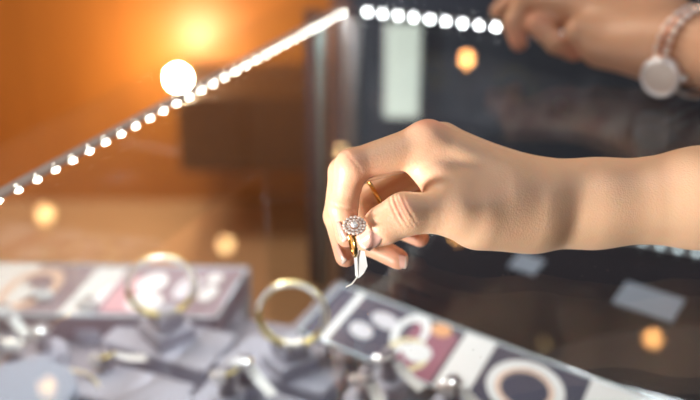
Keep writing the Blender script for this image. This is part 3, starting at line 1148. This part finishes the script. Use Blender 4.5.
fingers = [
    # thumb
    (TM, TI, 0.0116, 0.0104, K), (TI, CP(384, 225, 0.523), 0.0102, 0.0098, K), (CP(384, 225, 0.523), TT, 0.0098, 0.0078, 0.004),
    # index
    (IM, IPp, 0.0112, 0.0088, K), (IPp, IDp, 0.0086, 0.0074, 0.004), (IDp, IT, 0.0074, 0.0062, 0.004),
    # middle
    (MM, MPp, 0.0110, 0.0088, 0.003), (MPp, MDp, 0.0085, 0.0075, 0.002), (MDp, MT, 0.0075, 0.0062, 0.002),
    # ring
    (RM, RPp, 0.0105, 0.0082, 0.003), (RPp, RDp, 0.0080, 0.0072, 0.002), (RDp, RT, 0.0072, 0.0060, 0.002),
    # little
    (LM, LPp, 0.0095, 0.0075, 0.003), (LPp, LDp, 0.0070, 0.0064, 0.002), (LDp, LT, 0.0064, 0.0054, 0.002),
]
pr = empty('person', cw(CP(700, 198, 0.562)))
tag(pr, 'bare right hand and forearm holding a diamond ring above the glass counter', 'person')
td = TT - TI
gro = [(CP(398, 208, 0.512), td, 0.0008, 0.0008, 0.010), (CP(402, 207, 0.512), td, 0.0006, 0.0006, 0.010), (CP(394, 210, 0.513), td, 0.0006, 0.0006, 0.010),
       (CP(407, 207, 0.512), td, 0.0006, 0.0004, 0.009),
       (CP(352, 160, 0.528), IPp - IM + IDp - IPp, 0.0009, 0.00018, 0.008), (CP(343, 207, 0.534), IDp - IPp, 0.0006, 0.0004, 0.008)]
bls = [(TT, 0.012), (IT, 0.010), (MT, 0.010), (RT, 0.010), (LT, 0.010), (IPp, 0.010), (MPp, 0.010), (IM + np.array([0, -0.01, 0]), 0.012), (CP(400, 207, 0.512), 0.006)]
flesh('body', prims + fingers, 0.0009, 'skin_warm', pr, gro, bls)
# nails
nail(CP(360, 243, 0.5196), CP(378, 230, 0.5128), (-0.28, 0.02, -1), 0.0122, 0.0128, 0.0085, pr)
nail(CP(341, 241, 0.535), CP(334, 222, 0.536), (-1, 0.25, -0.35), 0.0085, 0.0100, 0.0058, pr)
nail(CP(340, 263, 0.552), CP(333, 243, 0.554), (-1, 0.30, -0.30), 0.0085, 0.0100, 0.0058, pr)
nail(CP(405, 264, 0.5590), CP(388, 259, 0.5625), (0.0, 0.35, -1), 0.0080, 0.0098, 0.0058, pr)
# dark sleeve far up the arm, outside the picture
sl = from_bm('sleeve', tube_bm([cw(CP(880, 187, 0.566)), cw(CP(960, 182, 0.569)), cw(CP(1060, 176, 0.573))], [0.043, 0.045, 0.047], 24), 'sleeve_cloth', smooth=True)
adopt(sl, pr)
# plain gold band on the ring finger
tt = 0.86
gc = RM + (RPp - RM) * tt
ax_ = cw(RPp) - cw(RM)
gr = 0.0105 + (0.0082 - 0.0105) * tt
gb = empty('finger_ring', cw(gc))
tag(gb, 'plain narrow gold band worn on a finger of the holding hand', 'ring')
u_, v_, w_ = frame(ax_)
adopt(from_bm('band', tube_bm([cw(gc) + (u_ * math.cos(a) + v_ * math.sin(a)) * (gr + 0.0007) for a in np.linspace(0, 2 * math.pi, 41)[:-1]], 0.0012, 10, True), 'gold', smooth=True), gb)

# --- the held ring with halo head, and its tag
hd = cw(CP(354.5, 226, 0.5130))
rv = (cw(CP(354.5, 226, 0.5130) + np.array([0.0004, 0.0073, 0.0063])) - hd).normalized()   # towards the finger hole
hr = empty('diamond_ring', hd)
tag(hr, 'gold ring with round diamond halo head held between thumb and forefinger', 'ring')
RB = 0.0084
rc = hd + rv * (RB + 0.0015) + Vector((-0.0016, 0, 0))
right = Vector((0.97, 0.22, 0)).normalized()
right = (right - rv * right.dot(rv)).normalized()
e2 = rv.cross(right)
pth = [rc + (rv * math.cos(a) + e2 * math.sin(a)) * RB for a in np.linspace(0, 2 * math.pi, 65)[:-1]]
adopt(from_bm('band', tube_bm(pth, 0.0010, 10, True), 'gold', smooth=True), hr)
for k in range(64):
    if k % 2 == 0 and not 27 < k < 37:
        place_mesh('side_stone', GEMS, pth[k] + right * 0.0008, right + (pth[k] - rc).normalized() * 0.9, hr, 0.75)
hn = (-rv + Vector((0, -0.25, 0.1))).normalized()
hu, hv, hw = frame(hn)
adopt(from_bm('head', lathe_bm([(0.0015, -0.0022), (0.0040, -0.0012), (0.0060, -0.0004), (0.0061, 0.0002), (0.0056, 0.0004), (0.001, 0.0004)], hd, hn, 32), 'rose_gold', smooth=False), hr)
for n_, rr, sc_ in ((16, 0.0053, 0.95), (11, 0.0034, 0.92)):
    for k in range(n_):
        a = 2 * math.pi * k / n_
        place_mesh('halo_stone', GEMS, hd + (hu * math.cos(a) + hv * math.sin(a)) * rr + hw * 0.0007, hw, hr, sc_)
place_mesh('centre_stone', GEM, hd + hw * 0.0012, hw, hr, 0.72)

pt_ = empty('paper_tag', cw(CP(357, 254, 0.529)))
tag(pt_, 'folded white paper tag hanging from the held ring', 'tag')
prof = [(359, 250, 0.530, 0.0030), (360, 257, 0.531, 0.0033), (361, 265, 0.533, 0.0035), (359.5, 272, 0.535, 0.0024), (357, 277, 0.537, 0.0010)]
vs, fs = [], []
for px, py, z, w in prof:
    c = CP(px, py, z)
    for sgn, dz in ((-1, 0), (1, -0.0008), (1, -0.0005), (-1, 0.0003)):
        vs.append(cw(c + np.array([sgn * w, 0.0006 * sgn, dz])))
for i in range(len(prof) - 1):
    for e in range(4):
        fs.append((4 * i + e, 4 * i + (e + 1) % 4, 4 * i + 4 + (e + 1) % 4, 4 * i + 4 + e))
fs += [(3, 2, 1, 0), tuple(range(4 * len(prof) - 4, 4 * len(prof)))]
adopt(link_mesh('leaf', vs, fs, 'tag_paper', None, False), pt_)
adopt(from_bm('string', tube_bm([cw(CP(355, 246, 0.528)), cw(CP(357, 252, 0.529)), cw(CP(358, 276, 0.536)), cw(CP(352, 284, 0.541)), cw(CP(346, 287, 0.545))], 0.0004, 6), 'string'), pt_)


def CQ(px, py, z):
    return CP(px, py, z * 0.970)


# --- the second person's hand with the watch, resting on the counter
p2 = empty('person', cw(CQ(690, 48, 0.85)))
tag(p2, 'second person with bent fingers and a metal wristwatch leaning on the counter', 'person')
prims2 = [
    (CQ(694, 46, 0.858), CQ(780, 66, 0.770), 0.0295, 0.034, 0.01), (CQ(780, 66, 0.770), CQ(910, 50, 0.73), 0.034, 0.040, 0.01),
    (CQ(660, 42, 0.880), CQ(694, 46, 0.858), 0.0265, 0.0295, 0.012),
    (CQ(580, 12, 0.935), CQ(655, 40, 0.885), 0.0165, 0.0250, 0.014), (CQ(590, -10, 0.955), CQ(660, 24, 0.90), 0.0165, 0.0240, 0.014),
    (CQ(600, -22, 0.975), CQ(665, 15, 0.91), 0.0150, 0.0230, 0.014), (CQ(602, 44, 0.905), CQ(660, 50, 0.875), 0.0200, 0.0245, 0.014),
    # index, hanging down
    (CQ(578, 8, 0.930), CQ(524, -2, 0.935), 0.0120, 0.0100, 0.006), (CQ(524, -2, 0.935), CQ(513, 22, 0.935), 0.0098, 0.0088, 0.004), (CQ(513, 22, 0.935), CQ(519, 41, 0.934), 0.0092, 0.0082, 0.003),
    # thumb, folded under
    (CQ(602, 38, 0.905), CQ(578, 30, 0.905), 0.0150, 0.0120, 0.010), (CQ(536, 24, 0.925), CQ(556, 42, 0.920), 0.0092, 0.0092, 0.003), (CQ(556, 42, 0.920), CQ(574, 51, 0.918), 0.0092, 0.0080, 0.003),
    (CQ(580, 14, 0.945), CQ(536, 22, 0.928), 0.0115, 0.0095, 0.004),
    # further fingers
    (CQ(590, -12, 0.955), CQ(520, -8, 0.965), 0.0115, 0.0095, 0.004), (CQ(520, -8, 0.965), CQ(498, 10, 0.965), 0.0092, 0.0075, 0.003),
    (CQ(600, -24, 0.975), CQ(535, -25, 0.985), 0.0110, 0.0090, 0.004), (CQ(535, -25, 0.985), CQ(515, -5, 0.985), 0.0085, 0.0070, 0.003),
]
flesh('body', prims2, 0.0014, 'skin_tan', p2, (), [(CQ(519, 40, 0.934), 0.014), (CQ(574, 51, 0.918), 0.014), (CQ(536, 24, 0.925), 0.012)])
nail(CQ(520, 47, 0.930), CQ(516, 32, 0.927), (-0.4, 0.0, -1), 0.0100, 0.0120, 0.0075, p2, 'nail_tan', 'nail_tan')
nail(CQ(581, 55, 0.913), CQ(566, 47, 0.911), (0.0, 0.45, -1), 0.0100, 0.0120, 0.0075, p2, 'nail_tan', 'nail_tan')
sl2 = from_bm('sleeve', tube_bm([cw(CQ(850, 56, 0.745)), cw(CQ(910, 50, 0.73)), cw(CQ(990, 40, 0.71))], [0.045, 0.047, 0.05], 24), 'sleeve_cloth', smooth=True)
adopt(sl2, p2)

# watch: case, bezel, dial, hands, crystal, crown and a bracelet of links round the wrist
axw = (cw(CQ(780, 66, 0.770)) - cw(CQ(694, 46, 0.858))).normalized()
wcn = cw(CQ(698, 50, 0.850))
wp = cw(CQ(664, 84, 0.830))
wn = wp - wcn
wn = (wn - axw * wn.dot(axw)).normalized()
wt = axw.cross(wn)
RW = 0.0365
wa = empty('wristwatch', wcn + wn * RW)
tag(wa, 'round wristwatch with pale dial and two-tone silver and rose gold bracelet', 'watch')
wo = wcn + wn * RW
# the case turns a little to the camera around the wrist
tow = (Vector((0, 0, CAMZ)) - wo).normalized()
wn0, wt0 = wn, wt
wo = wo + wn * 0.002
wn = (wn * 0.55 + tow * 0.8).normalized()
wt = axw.cross(wn).normalized()
axw0 = axw
axw = wn.cross(wt)
adopt(from_bm('case', lathe_bm([(0.013, -0.003), (0.0165, -0.002), (0.0172, 0.002), (0.0165, 0.004), (0.001, 0.004)], wo, wn, 40), 'silver', smooth=False), wa)
adopt(from_bm('bezel', tube_bm([wo + wn * 0.0042 + (wt * math.cos(a) + axw * math.sin(a)) * 0.0150 for a in np.linspace(0, 2 * math.pi, 41)[:-1]], 0.0016, 8, True), 'silver', smooth=True), wa)
dial = adopt(from_bm('dial', lathe_bm([(0.0135, 0), (0.0135, 0.0006), (0.0005, 0.0006)], wo + wn * 0.0041, wn, 36), 'watch_dial'), wa)
for ang, ln, wd in ((0.6, 0.0078, 0.0011), (2.4, 0.0110, 0.0008)):
    dd = wt * math.cos(ang) + axw * math.sin(ang)
    h_ = from_bm('watch_hand', tube_bm([wo + wn * 0.0052, wo + wn * 0.0052 + dd * ln], wd, 6), 'watch_hand')
    h_.parent = dial
    h_.matrix_parent_inverse = Matrix.Translation(wa.location).inverted()
for k in range(12):
    dd = wt * math.cos(k * math.pi / 6) + axw * math.sin(k * math.pi / 6)
    h_ = from_bm('hour_mark', tube_bm([wo + wn * 0.0049 + dd * 0.0108, wo + wn * 0.0049 + dd * 0.0126], 0.00045, 5), 'watch_hand')
    h_.parent = dial
    h_.matrix_parent_inverse = Matrix.Translation(wa.location).inverted()
adopt(from_bm('crown', lathe_bm([(0.0026, 0), (0.0026, 0.004), (0.0018, 0.0046)], wo + wn * 0.001 + axw * 0.0170, axw, 14), 'silver'), wa)
wn, wt, axw = wn0, wt0, axw0
NL = 26
for k in range(NL):
    ang = 0.40 + (2 * math.pi - 0.80) * k / (NL - 1)
    rdir = wn * math.cos(ang) + wt * math.sin(ang)
    tdir = -wn * math.sin(ang) + wt * math.cos(ang)
    ctr = wcn + rdir * (RW + 0.0003)
    for row, m_ in ((-1, 'silver'), (0, 'rose_gold'), (1, 'silver')):
        c0 = ctr + axw * row * 0.0060
        hw_, hl_, ht_ = 0.0027, 0.0031, 0.0016
        bm = bmesh.new()
        vv = [bm.verts.new(c0 + axw * sx * hw_ + tdir * sy * hl_ + rdir * sz * ht_) for sx in (-1, 1) for sy in (-1, 1) for sz in (-1, 1)]
        bmesh.ops.convex_hull(bm, input=vv)
        bmesh.ops.bevel(bm, geom=list(bm.edges), offset=0.0006, segments=1, affect='EDGES')
        adopt(from_bm('link', bm, m_), wa)


# rest the leaning hand and its watch on the glass
bpy.context.view_layer.update()
low = min(min((o.matrix_world @ v.co).z for v in o.data.vertices) for o in list(p2.children) + list(wa.children))
p2.location.z += 1.0006 - low
wa.location.z += 1.0006 - low
